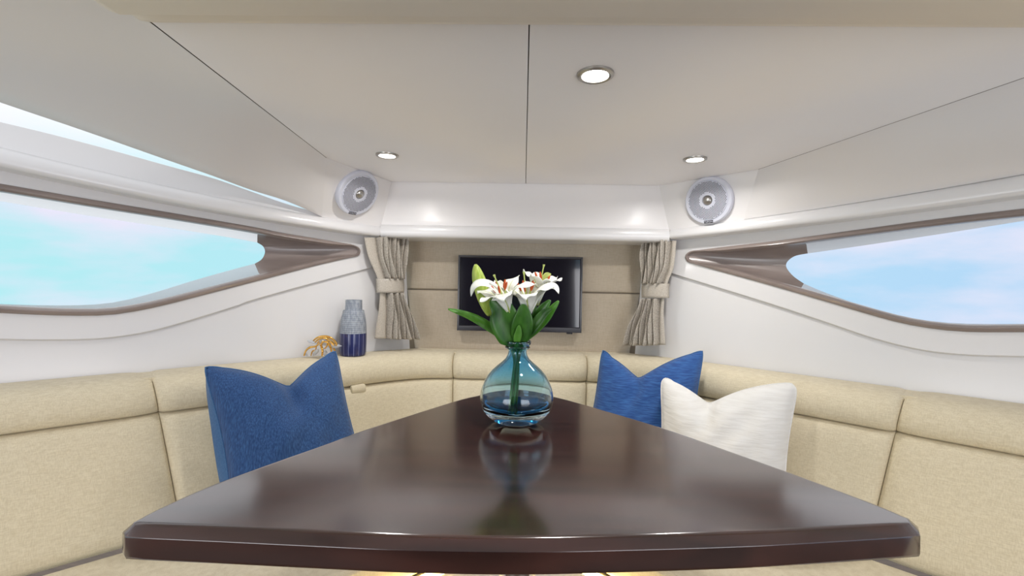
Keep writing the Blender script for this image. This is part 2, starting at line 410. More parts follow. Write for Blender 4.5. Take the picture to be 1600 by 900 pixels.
# ---- bow wall with tan upholstered panels
bw = empty('wall_front', (0, 1.95, CAMZ - .3), 'tan fabric covered bow wall behind the television', None, None, 'structure')
mesh('backing', *box_vf(-.75, .75, 1.9175, 1.95, CAMZ - .7, CAMZ + .3), M['seam'], bw)
def padded(name, x0t, x1t, zt_, x0b, x1b, zb_, y, mat, parent, th=.016):
    rows = []; E_ = [0, .0006, .002, .004, .007]
    H_ = zt_ - zb_; zs = E_ + [H_ * k / 8 for k in range(1, 8)] + [H_ - e for e in reversed(E_)]
    for hz_ in zs:
        t_ = hz_ / H_; z = zt_ - hz_; x0 = x0t + (x0b - x0t) * t_; x1 = x1t + (x1b - x1t) * t_; W_ = x1 - x0
        r = []
        for sx in E_ + [W_ * k / 12 for k in range(1, 12)] + [W_ - e for e in reversed(E_)]:
            e = min(sx, W_ - sx, hz_, H_ - hz_, .007) / .007; dd = math.sqrt(max(0, 1 - (1 - e) ** 2)) * th
            r.append(Vector((x0 + sx, y - dd, CAMZ + z)))
        rows.append(r)
    v, f = grid_vf(rows); return mesh(name, v, f, mat, parent, 70)
padded('upper_panel', -.502, .502, .20, -.483, .483, -.0125, 1.917, M['tan'], bw)
padded('lower_panel', -.483, .483, -.0145, -.438, .438, -.30, 1.917, M['tan'], bw)

# ---- ceiling
HC = .40
A = atZ(228, 30, HC); B = atZ(510, 247, HC); Cc = atZ(612, 284, HC); D = atZ(1030, 290, HC); E = atZ(1185, 265, HC); F = atZ(1600, 122, HC)
NEARY = A.y + .005
Fx = F + (F - E) * ((NEARY - F.y) / (F.y - E.y))     # where the right edge reaches the beam
ce = empty('ceiling', (0.2, 1.2, CAMZ + HC), 'flat white ceiling in two panels with a thin centre joint', None, None, 'structure')
seam0 = atZ(827, 33, HC); seam1 = atZ(821.5, 287, HC)
def round_poly(pts, r=.012, k=4):
    out = []; n = len(pts)
    for i in range(n):
        p = pts[i]; a_ = (pts[i - 1] - p).normalized(); c_ = (pts[(i + 1) % n] - p).normalized()
        rr = min(r, (pts[i - 1] - p).length * .4, (pts[(i + 1) % n] - p).length * .4)
        for j in range(k + 1):
            t_ = j / k; q0 = p + a_ * rr; q1 = p + c_ * rr
            out.append(q0 * (1 - t_) ** 2 + p * 2 * t_ * (1 - t_) + q1 * t_ ** 2)
    return out
def slab(name, pts, z0, z1, mat, parent, bev=.0015):
    v, f = prism_vf([(p.x, p.y) for p in pts], CAMZ + z0, CAMZ + z1); o = mesh(name, v, f, mat, parent, 40)
    if bev: bevel(o, bev, 2)
    return o
G = .0010
pl = [A + Vector((.002, .0015, 0)), B + Vector((.0015, 0, 0)), Cc + Vector((.001, -.001, 0)), Vector((seam1.x - G, seam1.y - .001, 0)), Vector((seam0.x - G, NEARY, 0))]
pr = [Vector((seam0.x + G, NEARY, 0)), Vector((seam1.x + G, seam1.y - .001, 0)), D + Vector((0, -.001, 0)), E + Vector((-.002, -.0005, 0)), Vector((Fx.x - .002, NEARY, 0))]
slab('ceiling_panel', round_poly(pl, .004), HC, HC + .02, M['ceil'], ce)
slab('ceiling_panel', round_poly(pr, .004), HC, HC + .02, M['ceil'], ce)
slab('joint_backing', [Vector((-1.0, .4, 0)), Vector((1.6, .4, 0)), Vector((1.2, 1.85, 0)), Vector((-.8, 1.85, 0))], HC + .022, HC + .03, M['groove'], ce, 0)

# ---- headliner surround
ledge_c = {}
def ledge_pt(px, py, side): a, z = hitwall(px, py, side, LD); return wall(side, a, zt(side, a) + .003, LD - .012), a
bL, aL = ledge_pt(505, 333, -1); eR, aR = ledge_pt(1160, 350, 1)
cL = Vector((-xs, BOWY + .012, CAMZ + .236)); dR = Vector((xs, BOWY + .012, CAMZ + .236))
Cq = Vector((Cc.x, Cc.y, CAMZ + HC)); Dq = Vector((D.x, D.y, CAMZ + HC))
def patch(name, p00, p10, p11, p01, mat, parent=None, n=10, bul=0.0):   # bilinear quad, bulging into the room
    nrm = (p10 - p00).cross(p01 - p00).normalized(); rows = []
    if nrm.z > 0 or nrm.y > 0.2: nrm = -nrm
    for i in range(n + 1):
        t_ = i / n; rows.append([(p00.lerp(p10, s / n)).lerp(p01.lerp(p11, s / n), t_) + nrm * bul * math.sin(math.pi * t_) * math.sin(math.pi * s / n) for s in range(n + 1)])
    rows = [[p + Vector((0, .004, .022)) for p in rows[0]]] + rows + [[p + Vector((0, .004, -.022)) for p in rows[-1]]]     # tuck the edges behind the panels and the ledge
    v, f = grid_vf(rows); return mesh(name, v, f, mat, parent, 60)
hl = empty('ceiling_surround', (0, 1.6, CAMZ + .24), 'cream headliner curving down around the ceiling panels to the ledges', None, None, 'structure')
patch('corner_panel', B, Cq, cL, bL, M['liner'], hl, bul=-.006)
patch('corner_panel', Dq, E, eR, dR, M['liner'], hl, bul=-.006)
patch('bow_panel', Cq, Dq, dR, cL, M['liner'], hl, bul=-.008)
# left side: sweeps out to a free edge below the skylight strip
EDGE = [(-700, -75, .36), (-350, 40, .35), (0, 160, .335), (133, 205, .325), (267, 252, .31), (333, 275, .30), (393, 297, .287), (450, 315, .27)]
edge_pts = [atZ(x, y, z) for x, y, z in EDGE] + [bL]
edge_pts = [p for p in edge_pts]
NS = 36
e2 = resample(catmull(edge_pts, 6), NS)
inn = resample([A + (A - B) * 1.2, A, B], NS)
rows = []
for ri, (p, q) in enumerate(zip(inn, e2)):
    r = []; ex = 2.2 - 1.2 * max(0, (ri / (NS - 1) - .72) / .28)
    for k in range(13):
        t_ = k / 12; pt = p.lerp(q, t_); pt.z = p.z + (q.z - p.z) * t_ ** ex; r.append(pt)
    oud = (q - p); oud.z = 0; oud.normalize()
    r += [q + oud * .012 + Vector((0, 0, .003)), q + oud * .018 + Vector((0, 0, .013)), q + oud * .018 + Vector((0, 0, .06))]
    rows.append(r)
v, f = grid_vf(rows); mesh('side_panel', v, f, M['liner'], hl, 60)
# right side: sweeps straight down to the ledge
led = []
for i in range(NS):
    a = AFT + (aR - AFT) * i / (NS - 1); led.append(wall(1, a, zt(1, a) + .003, LD - .012))
inn = resample([E + (F - E) * 2.4, F, E], NS)
rows = []
for ri, (p, q) in enumerate(zip(inn, led)):
    r = []; ex = 1.35 - .35 * max(0, (ri / (NS - 1) - .72) / .28)
    for k in range(15):
        t_ = k / 14; pt = p.lerp(q, t_); pt.z = p.z + (q.z - p.z) * t_ ** ex; r.append(pt)
    rows.append(r)
v, f = grid_vf(rows); mesh('side_panel', v, f, M['liner'], hl, 60)

# ---- left coaming and skylight strip
CO = [(-700, 30), (-350, 110), (0, 190), (133, 223), (267, 260), (333, 278), (393, 299), (450, 319), (505, 334)]
cpts = []
for x, y in CO:
    a, z = hitwall(x, y, -1, .055); cpts.append(Vector((a, z, 0)))
cpts = [c for c in cpts if c.x < AFT + .6]
cc = resample(catmull(cpts, 6), 40)
rows = []
for c in cc:
    z0 = zt(-1, c.x) + .002; zz = max(c.y, z0 + .001)
    rows.append([wall(-1, c.x, z0, .062), wall(-1, c.x, zz - .002, .058), wall(-1, c.x, zz, .052), wall(-1, c.x, zz, .03)])
v, f = grid_vf(rows)
tag(mesh('trim_4', v, f, M['gel'], smooth=50), 'glossy white coaming under the left skylight strip', kind='structure')
fg = bpy.data.materials.new('frosted_skylight'); fg.use_nodes = True
t, b = nodes(fg); b.inputs['Base Color'].default_value = (.97, .98, 1, 1); b.inputs['Transmission Weight'].default_value = .9; b.inputs['Roughness'].default_value = .5; b.inputs['IOR'].default_value = 1.05
e3 = resample(catmull(edge_pts, 6), 30)
oud = Vector((-.8, .4, 0)).normalized()
rows = []
c3 = resample([wall(-1, c.x, max(c.y, zt(-1, c.x) + .003) + .001, .035) for c in cc], 30)
w3 = empty('window_3', c3[20], 'narrow bright skylight strip under the left headliner edge', None, None, 'structure')
rows = [c3, [p + oud * .016 + Vector((0, 0, .03)) for p in e3]]
v, f = grid_vf(rows); mesh('pane', v, f, M['pane'], w3)

# ---- near beam across the ceiling
prof = [(NEARY + .004, HC + .03), (NEARY + .004, HC + .004), (NEARY - .004, HC - .004), (NEARY - .018, HC - .008), (NEARY - .045, HC - .010), (NEARY - .06, HC - .018), (NEARY - .068, HC - .03), (NEARY - .075, HC - .034), (NEARY - .30, HC - .036), (NEARY - .30, HC + .03)]
xl = A.x - .012; xr = 1.35
rows = []
for x, k in ((xl, .0), (xl + .008, .55), (xl + .02, .85), (xl + .035, 1.0), (xr, 1.0)):
    rows.append([Vector((x, y, CAMZ + (z if z >= HC else HC + (z - HC) * k - .0005))) for y, z in prof])
v, f = grid_vf(rows, closed_u=True, cap=True)
tag(mesh('ceiling_beam', v, f, M['beam'], smooth=50), 'cream rounded beam crossing the ceiling nearest the viewer', kind='structure')
# saloon ceiling behind the beam
tag(mesh('ceiling_aft', *box_vf(-1.6, 1.9, -.9, NEARY - .2, CAMZ + HC + .035, CAMZ + HC + .06), M['ceil']), 'plain ceiling over the saloon behind the beam', kind='structure')

# ---- floor
tag(mesh('floor', *box_vf(-2.4, 2.4, -1.6, 2.0, -.03, 0.0), M['floor']), 'teak cabin floor under the table', kind='structure')
tag(mesh('wall_back_blocker', *merge([box_vf(-2.4, 2.4, -1.64, -1.6, 0, .42), box_vf(-.78, .60, -1.645, -1.605, .42, 1.7)]), M['darkwood']), 'dark wooden blocker added behind the viewer to darken reflections', kind='structure')  # added unseen: low part blocks light from below, tall part darkens television reflection
# shelf behind the backrests
ZS = -.252
def front_line(a, e=0.0):           # left side: backrest front-top line
    return Vector((-.365 - S2 * a + S2 * e, 1.795 - S2 * a - S2 * e, 0))
def mirror(vs_): return [Vector((-p[0], p[1], p[2])) for p in vs_]
for side, nm in ((-1, 'trim_5'), (1, 'trim_6')):
    P2 = [wall(side, AFT, ZS, -.0), wall(side, -.05, ZS, 0), Vector((0, 1.945, CAMZ + ZS)), Vector((0, 1.80, CAMZ + ZS)), Vector((.30 * side, 1.80, CAMZ + ZS)), Vector((.45 * side, 1.74, CAMZ + ZS)), wall(side, AFT, ZS, .11)]
    v, f = prism_vf([(p.x, p.y) for p in P2], CAMZ + ZS - .03, CAMZ + ZS - .004)
    tag(mesh(nm, v, f, M['fab']), 'beige covered shelf behind the %s backrests' % ('left' if side < 0 else 'right'), kind='structure')

# ================================================================== SEATING
UP = [(-.1135, -.252), (-.05, -.2505), (-.02, -.252), (.0, -.256), (.017, -.265), (.031, -.281), (.039, -.302), (.040, -.322), (.034, -.338), (.022, -.3445), (-.102, -.346)]
LO = [(-.101, -.348), (.022, -.3475), (.036, -.353), (.046, -.367), (.055, -.40), (.070, -.46), (.085, -.53), (.097, -.60), (.10, -.625), (.09, -.642), (.07, -.648), (-.065, -.648)]
def sweep(path, prof, R0, R1, sh0=0, sh1=0, flip=False, kk=.15):
    path = resample(path, 64); L = [0]
    for p, q in zip(path, path[1:]): L.append(L[-1] + (q - p).length)
    T = L[-1]
    # denser stations at the ends
    st = sorted(set([0, T] + [R0 * (1 - math.cos(math.pi / 2 * k / 7)) for k in range(1, 8)] + [T - R1 * (1 - math.cos(math.pi / 2 * k / 7)) for k in range(1, 8)] + [R0 + (T - R0 - R1) * k / 30 for k in range(31)]))
    rows = []
    zmid = sum(z for _, z in prof) / len(prof)
    for s in st:
        j = 0
        while j < len(L) - 2 and L[j + 1] < s: j += 1
        t_ = (s - L[j]) / max(L[j + 1] - L[j], 1e-9); c = path[j].lerp(path[j + 1], t_)
        tg = (path[min(j + 2, len(path) - 1)] - path[max(j - 1, 0)]).normalized(); nr = Vector((tg.y, -tg.x, 0))
        f_ = 0
        if s < R0: f_ = 1 - math.sqrt(max(0, 1 - ((R0 - s) / R0) ** 2))
        if T - s < R1: f_ = max(f_, 1 - math.sqrt(max(0, 1 - ((R1 - (T - s)) / R1) ** 2)))
        w0 = max(0, 1 - s / .35); w1 = max(0, 1 - (T - s) / .35)
        row = []
        for e, z in prof:
            zz = -.45 + (z + .45) * (1 - .06 * f_) if z > -.3 else z
            ee = -.118 + (e + .118) * (1 - kk * f_)
            shv = (-.252 - zz) * (sh0 * w0 + sh1 * w1)
            q = c + nr * ee + tg * shv
            row.append(Vector((q.x, q.y, CAMZ + zz)))
        rows.append(row)
    v, f = grid_vf(rows, closed_u=True, cap=True)
    if flip: v = mirror(v)
    return v, f
long_path = [front_line(.856), front_line(.5), front_line(.28)] + [Vector((-.563 * (1 - k / 8) ** 2 + -.42 * 2 * (k / 8) * (1 - k / 8) + -.31 * (k / 8) ** 2, 1.597 * (1 - k / 8) ** 2 + 1.745 * 2 * (k / 8) * (1 - k / 8) + 1.75 * (k / 8) ** 2, 0)) for k in range(0, 9)] + [Vector((-.262, 1.75, 0))]
near_path = [front_line(1.9), front_line(1.2), front_line(.8562)]
bow_path = [Vector((-.2615, 1.753, 0)), Vector((0, 1.753, 0)), Vector((.2495, 1.753, 0))]
def backrest(path, label, R0, R1, sh0=0, sh1=0, flip=False, tab=False):
    p = path[len(path) // 2]; loc = Vector((-p.x if flip else p.x, p.y, CAMZ - .648))
    t_ = empty('backrest_cushion', loc, label, 'cushion', 'beige backrest cushions')
    v, f = sweep(path, UP, R0, R1, sh0, sh1, flip); mesh('top_bolster', v, f, M['fab'], t_, 50)
    v, f = sweep(path, LO, R0, R1, sh0, sh1, flip); mesh('lower_panel', v, f, M['fab'], t_, 50)
    return t_
cl = backrest(long_path, 'long beige backrest behind the blue pillow on the left', .03, .03, .15, .05)
cr_r = backrest(long_path[:-1] + [Vector((-.250, 1.75, 0))], 'long beige backrest behind the white pillow on the right', .03, .03, .15, .05, True)
backrest(near_path, 'beige backrest at the left edge beside the table corner', .05, .07, 0, .15)
backrest(near_path, 'beige backrest at the right edge beside the table corner', .05, .07, 0, .15, True)
backrest(bow_path, 'short beige bow backrest directly below the television', .03, .03, .05, -.05)
# fabric pull tab on the left backrest
tp = atY(559, 608, 1.555)
tg = Vector((S2, S2, 0)); nr = Vector((S2, -S2, 0))
rows = []
for s in (-.026, -.024, .018, .024, .026):
    k = 1 if abs(s) < .022 else (.85 if abs(s) < .025 else .5)
    rows.append([tp + tg * s + nr * (.014 * k * math.cos(2 * math.pi * q / 12)) + Vector((0, 0, .017 * k * math.sin(2 * math.pi * q / 12))) for q in range(12)])
v, f = grid_vf(rows, closed_u=True, cap=True); mesh('pull_tab', v, f, M['fab'], cl, 60)

# seats
SZ = -.64
def seat_poly(side):
    i0, i1 = 1.9, .0
    pts = [front_line(1.75, .10), front_line(.0, .10), Vector((-.262, 1.66, 0)), Vector((-.005, 1.66, 0)), Vector((-.005, 1.36, 0)), Vector((-.04, 1.36, 0)), Vector((-1.07, .33, 0))]
    pts = [front_line(1.75, .095), Vector((-.335, 1.648, 0)), Vector((-.262, 1.652, 0)), Vector((-.005, 1.652, 0)), Vector((-.005, 1.37, 0)), Vector((-.03, 1.37, 0)), Vector((-1.07, .33, 0))]
    return pts if side < 0 else mirror(pts)
for side in (-1, 1):
    sd = 'left' if side < 0 else 'right'
    pts = seat_poly(side)
    v, f = prism_vf([(p.x, p.y) for p in pts], CAMZ + SZ - .085, CAMZ + SZ)
    o = mesh('seat_cushion', v, f, M['fab'], None, 40); bevel(o, .014, 4, 30)
    tag(o, 'beige bench seat cushion on the %s side below the table' % sd, 'cushion', 'bench seat cushions')
    ins = [Vector((p.x, p.y, 0)) for p in pts]; dv = Vector((-.03 * -side * -1, 0, 0))
    base = [pts[0], pts[1], pts[2], pts[3], Vector((pts[4].x, 1.40, 0)), Vector((.045 * side, 1.40, 0)) if False else Vector((pts[5].x, 1.40, 0)), Vector((pts[6].x + .025 * side, pts[6].y + .02, 0))]
    v, f = prism_vf([(p.x, p.y) for p in base], 0.0, CAMZ + SZ - .085)
    o = mesh('bench_base', v, f, M['gel'], None, 40); tag(o, 'cream bench base carrying the %s seat cushion' % sd, 'bench')
    # LED strip along the base just under the cushion
    p0 = Vector((-.16 * -side if False else .16 * side, 1.27, 0)); p1 = Vector((.62 * side, .81, 0))
    line = lambda y: Vector((side * (1.40 - y) , y, 0))
    a_, b_ = line(1.22), line(.75); tgv = (b_ - a_).normalized(); inw = Vector((-side * S2, -S2, 0))
    le = empty('light_strip', (a_ + b_) / 2 + Vector((0, 0, CAMZ - .745)), 'warm LED strip under the %s seat cushion edge' % sd, 'light', 'warm strips under the seats')
    def bar(off0, off1, z0, z1):
        v_ = []
        for z in (z0, z1):
            for o_ in (off0, off1):
                for q in (a_, b_): v_.append(q + inw * o_ + Vector((0, 0, CAMZ + z)))
        return v_, [(0, 1, 3, 2), (4, 6, 7, 5), (0, 4, 5, 1), (2, 3, 7, 6), (0, 2, 6, 4), (1, 5, 7, 3)]
    mesh('channel', *bar(-.02, .004, -.745, -.726), M['steel'], le)
    mesh('diffuser', *bar(.0045, .014, -.744, -.728), M['led'], le)

# ================================================================== TABLE
TZ = -.297
L_ = [atZ(x, y, TZ) for x, y in ((210, 815), (256, 791), (350, 750.5), (500, 697), (560, 675), (640, 649), (717, 625), (747, 618))]
R_ = [atZ(x, y, TZ) for x, y in ((863, 619), (902, 629), (1030, 667), (1160, 712), (1236, 739), (1360, 785), (1420, 810))]
apex = [atZ(775, 612.0, TZ), atZ(808, 608.5, TZ), atZ(838, 613.0, TZ)]
near = [atZ(x, y, TZ) for x, y in ((1421, 818), (1280, 826), (1160, 832), (990, 837), (820, 840), (650, 837.5), (500, 831), (350, 824), (213, 818))]
loop = catmull(L_ + apex + R_, 5)[:] + catmull(near, 4)
loop = [Vector((p.x, p.y, 0)) for p in loop]
# drop near-coincident points
lp = [loop[0]]
for p in loop[1:]:
    if (p - lp[-1]).length > .004: lp.append(p)
if (lp[0] - lp[-1]).length < .004: lp.pop()
n = len(lp)
cen = sum(lp, Vector()) / n
def offs(k):
    out = []
    for i in range(n):
        t1 = (lp[i] - lp[i - 1]).normalized(); t2 = (lp[(i + 1) % n] - lp[i]).normalized()
        n1_ = Vector((-t1.y, t1.x, 0)); n2_ = Vector((-t2.y, t2.x, 0)); nn = (n1_ + n2_).normalized()
        if nn.dot(lp[i] - cen) < 0: nn = -nn
        out.append(lp[i] + nn * k)
    return out
tb = empty('dining_table', (.02, .85, 0), 'glossy dark brown triangular table with curved edges in the centre', 'table')
rows = []
for k, z in ((-.01, TZ - .0388), (.007, TZ - .0388), (.0105, TZ - .0375), (.0115, TZ - .034), (.0115, TZ - .0118), (.0108, TZ - .0102), (.0014, TZ - .0018), (.0, TZ - .0006), (-.003, TZ), (-.006, TZ)):
    rows.append([Vector((p.x, p.y, CAMZ + z)) for p in offs(k)])
v, f = grid_vf(rows, closed_u=True)
b0 = (len(rows) - 1) * n
for zc, base_i in ((TZ - .0388, 0), (TZ, b0)):       # close top and underside with a fan of quads and triangles
    k0 = len(v); ring = [Vector(v[base_i + i]).lerp(Vector((cen.x, cen.y, CAMZ + zc)), .5) for i in range(n)]
    v += ring; f += [(base_i + i, base_i + (i + 1) % n, k0 + (i + 1) % n, k0 + i) for i in range(n)]
    v.append(Vector((cen.x, cen.y, CAMZ + zc))); f += [(k0 + i, k0 + (i + 1) % n, k0 + n) for i in range(n)]
tt = mesh('table_top', v, f, M['table'], tb, 60); wnm = tt.modifiers.new('weighted', 'WEIGHTED_NORMAL'); wnm.weight = 100; wnm.keep_sharp = True
pc = Vector((.0, .90, 0))
v, f = lathe_vf([(0, .0), (.19, .0), (.19, .01), (.10, .022), (.045, .03)], pc, 40); mesh('base_plate', v, f, M['chrome'], tb, 40)
v, f = lathe_vf([(.036, .02), (.036, CAMZ + TZ - .06)], pc, 40); mesh('pedestal', v, f, M['chrome'], tb, 60)
v, f = lathe_vf([(.036, CAMZ + TZ - .068), (.10, CAMZ + TZ - .058), (.12, CAMZ + TZ - .053), (.12, CAMZ + TZ - .03883), (.0, CAMZ + TZ - .03883)], pc, 40); mesh('mounting_flange', v, f, M['steel'], tb, 40)

# ================================================================== PILLOWS
def pillow(name_label, TL, TR, BR, BL, T, dip, u0, m_front, m_back, group, seed, crease=.5, dw=.24, soft=.006, gus=0.0):
    rnd = random.Random(seed)
    N_ = 34
    nrm = ((TR - TL) + (BR - BL)).cross((TL - BL) + (TR - BR)).normalized()
    if nrm.y > 0: nrm = -nrm
    up = ((TL - BL) + (TR - BR)).normalized(); rt = ((TR - TL) + (BR - BL)).normalized()
    H = ((TL - BL).length + (TR - BR).length) / 2; Wd = ((TR - TL).length + (BR - BL).length) / 2
    ph = [rnd.uniform(0, 6.28) for _ in range(6)]
    def base(u, v):
        p = BL.lerp(BR, u).lerp(TL.lerp(TR, u), v)
        p = p + rt * Wd * .045 * math.sin(math.pi * v) * (1 - 2 * u) * abs(1 - 2 * u) ** 2
        p = p + up * H * .035 * math.sin(math.pi * u) * (1 - 2 * v) * abs(1 - 2 * v) ** 2
        x = abs(u - u0) / dw
        p = p - up * dip * math.exp(-x ** 1.3) * max(0, v) ** 2.2 * (min(1, u / .12) * min(1, (1 - u) / .12))
        cu_, cv_ = 2 * u - 1, 2 * v - 1
        p = p - (rt * cu_ + up * cv_) * soft * (abs(cu_) * abs(cv_)) ** 9
        return p
    def th(u, v):
        a_ = max(0, 4 * u * (1 - u)); b_ = max(0, 4 * v * (1 - v))
        k = (a_ ** .55) * (b_ ** .5)
        c = 1 - crease * math.exp(-((u - u0) / .07) ** 2) * max(0, (v - .55) / .45) ** 1.2
        c += .05 * math.sin(9 * u + 5 * v + ph[0]) * b_ + .04 * math.sin(13 * v - 6 * u + ph[1])
        c += .05 * math.sin(31 * u + 11 * v + ph[2]) * v * b_ + .04 * math.sin(23 * (u - v) + ph[3]) * a_
        c += .34 * math.exp(-((u - u0 - .16 * (1.2 - v) * 1.3) / .05) ** 2) * max(0, v - .5)
        return T * k * c
    cenp = (TL + TR + BL + BR) / 4
    zmin = min(TL.z, TR.z, BL.z, BR.z)
    root = empty('throw_pillow', Vector((cenp.x, cenp.y, zmin)), name_label, 'pillow', group)
    for nm, sg, m_ in (('front_cover', 1, m_front), ('back_cover', -1, m_back)):
        rows = [[base(i / N_, j / N_) + nrm * sg * th(i / N_, j / N_) - rt * (gus if sg < 0 else 0) * (i / N_ / .07) * math.exp(1 - i / N_ / .07) * math.sin(math.pi * min(1, .06 + .94 * j / N_)) ** .6 for i in range(N_ + 1)] for j in range(N_ + 1)]
        v, f = grid_vf(rows); mesh(nm, v, f, m_, root, 80)
    bl = [base(i / N_, 0) for i in range(N_)] + [base(1, j / N_) for j in range(N_)] + [base(1 - i / N_, 1) for i in range(N_)] + [base(0, 1 - j / N_) for j in range(N_)]
    v, f = tube_vf(bl + [bl[0]], .0022, 6, False); mesh('edge_seam', v, f, m_back, root, 80)
    return root
# left blue
pillow('dark blue denim pillow leaning on the left backrest', atY(316, 571, 1.17), atY(526, 546, 1.40), atY(594, 800, 1.28), atY(364, 850, 1.08), .075, .075, .55, M['denim'], M['denim_back'], 'blue pillows', 3, .75, .22, gus=.035)
pillow('blue denim pillow half hidden behind the white pillow', atY(940, 545, 1.60), atY(1101, 546, 1.50), atY(1082, 790, 1.33), atY(893, 770, 1.44), .07, .085, .42, M['denim2'], M['denim_back'], 'blue pillows', 5, .55, .26)
pillow('white crinkled pillow in front of the right blue pillow', atY(1031, 585, 1.42), atY(1250, 595, 1.24), atY(1228, 850, 1.10), atY(1020, 800, 1.28), .075, .065, .40, M['white_cloth'], M['white_cloth'], None, 8, .8, .22, soft=.014)

# ================================================================== TELEVISION
tx0 = atY(716, 400, 1.855); tx1 = atY(911, 402, 1.855); tb0 = atY(714, 518, 1.855)
X0, X1 = tx0.x, tx1.x; ZT = (atY(813, 400, 1.855)).z; ZB = atY(813, 518.5, 1.855).z
tv = empty('television', ((X0 + X1) / 2, 1.875, ZB), 'black flat television on the tan bow wall', 'television')
box('casing', X0, X1, 1.857, 1.885, ZB, ZT, M['black'], tv, .004)
fw = .011
rows = []
for o_, y in ((0, 1.859), (.001, 1.854), (fw - .003, 1.853), (fw, 1.8565)):
    x0, x1, z0, z1 = X0 + o_, X1 - o_, ZB + o_ + (.012 if o_ > .005 else 0), ZT - o_
    rows.append([Vector((x0, y, z0)), Vector((x1, y, z0)), Vector((x1, y, z1)), Vector((x0, y, z1))])
v, f = grid_vf(rows, closed_u=True); mesh('bezel', v, f, M['black'], tv, 30)
box('screen', X0 + fw - .001, X1 - fw + .001, 1.8562, 1.859, ZB + fw + .011, ZT - fw + .001, M['screen'], tv)
box('wall_bracket', (X0 + X1) / 2 - .08, (X0 + X1) / 2 + .08, 1.885, 1.899, ZB + .08, ZT - .08, M['steel'], tv, .003)
sx = atY(890, 520, 1.855).x
box('sensor_tab', sx - .012, sx + .012, 1.857, 1.867, ZB - .0055, ZB + .001, M['black'], tv, .002)

# ================================================================== SPEAKERS
def speaker(px, py, quad, label, rad):
    p00, p10, p11, p01 = quad
    n_ = ((p10 - p00) + (p11 - p01)).cross((p01 - p00) + (p11 - p10)).normalized()
    if n_.y > 0: n_ = -n_
    c0 = (p00 + p10 + p11 + p01) / 4
    r = ray(px, py); o = Vector((0, 0, CAMZ)); t_ = (c0 - o).dot(n_) / r.dot(n_); c = o + r * t_ + n_ * .002
    Yv = (Vector((0, 0, 1)) - n_ * n_.z).normalized(); Xv = Yv.cross(n_).normalized(); ax = (Xv, Yv, n_)
    root = empty('wall_speaker', c, label, 'speaker', 'round ceiling corner speakers')
    k = rad
    v, f = lathe_vf([(k * .96, -.012), (k, 0), (k, .008), (k * .985, .013), (k * .95, .016), (k * .85, .0165), (k * .825, .0145)], c, 64, ax); mesh('outer_ring', v, f, M['spk'], root, 40)
    v, f = lathe_vf([(k * .825, .0145), (k * .8, .0185), (k * .32, .0205), (k * .22, .0215), (k * .2, .0165)], c, 64, ax); mesh('grille', v, f, M['spk'], root, 40)
    # perforations: several hundred pin holes, joined
    parts = []; st = k * .062
    for i in range(-16, 17):
        for j in range(-16, 17):
            x = (i + .5 * (j & 1)) * st; y = j * st * .866; rr = math.hypot(x, y)
            if k * .33 < rr < k * .79:
                h = .0185 + (.8 - rr / k) / .48 * .002 + .0005
                cc_ = c + Xv * x + Yv * y + n_ * h
                vv = [cc_ + (Xv * math.cos(q * math.pi / 3) + Yv * math.sin(q * math.pi / 3)) * st * .36 for q in range(6)]
                parts.append((vv, [tuple(range(6))]))
    v, f = merge(parts); o_ = mesh('grille_holes', v, f, M['hole'], root, 0, fix=False); o_['kind'] = 'stuff'
    v, f = lathe_vf([(k * .2, .0165), (k * .19, .019), (k * .15, .024), (k * .08, .027), (0, .028)], c, 32, ax); mesh('tweeter_dome', v, f, M['steel'], root, 60)
    bc = c - Yv * k * .895 + n_ * .0165
    hw, hh = k * .185, k * .055
    vv = [bc + Xv * (sx_ * hw) + Yv * (sy_ * hh) + n_ * dz for dz in (-.001, .0018) for sx_, sy_ in ((-1, -1), (1, -1), (1, 1), (-1, 1))]
    bd = mesh('badge', vv, [(3, 2, 1, 0), (4, 5, 6, 7), (0, 1, 5, 4), (1, 2, 6, 5), (2, 3, 7, 6), (3, 0, 4, 7)], M['black'], root)
    cu = bpy.data.curves.new('txt', 'FONT'); cu.body = 'FUSION'; cu.align_x = 'CENTER'; cu.align_y = 'CENTER'; cu.size = hh * 1.9; cu.extrude = 0
    to = bpy.data.objects.new('txt', cu); C.objects.link(to); dg = bpy.context.evaluated_depsgraph_get(); dg.update()
    tm = bpy.data.meshes.new_from_object(to.evaluated_get(dg)); C.objects.unlink(to); bpy.data.objects.remove(to)
    vv = [bc + Xv * q.co.x + Yv * q.co.y + n_ * .0021 for q in tm.vertices]; ff = [tuple(p.vertices) for p in tm.polygons]
    mesh('badge_lettering', vv, ff, M['spk'], bd, 0, fix=False)
    return root
speaker(557, 300, (B, Cq, cL, bL), 'round white speaker on the left corner panel', .083)
speaker(1109, 313, (Dq, E, eR, dR), 'round white speaker on the right corner panel', .083)

# ================================================================== DOWNLIGHTS
def downlight(px, py, label, rad=.034):
    c = atZ(px, py, HC) if py is not None else px
    root = empty('ceiling_downlight', c, label, 'light', 'recessed ceiling downlights')
    v, f = lathe_vf([(rad * .72, .004), (rad * .74, -.0045), (rad * .86, -.006), (rad * 1.0, -.0035), (rad * 1.02, .0005)], c, 40); mesh('bezel', v, f, M['steel'], root, 40)
    v, f = lathe_vf([(0, -.0035), (rad * .5, -.0032), (rad * .72, -.0015), (rad * .72, .003), (0, .003)], c, 32); mesh('lens', v, f, M['lens'], root, 40)
    ld = bpy.data.lights.new('lamp_glow', 'AREA'); ld.shape = 'DISK'; ld.size = rad * 1.5; ld.energy = LAMP_W; ld.color = (1, .98, .955); ld.spread = math.radians(165)
    lo = bpy.data.objects.new('lamp_glow', ld); C.objects.link(lo); lo.parent = root; lo.location = (0, 0, -.009)
    return root
downlight(930, 116, 'bright ceiling downlight nearest the viewer beside the centre joint')
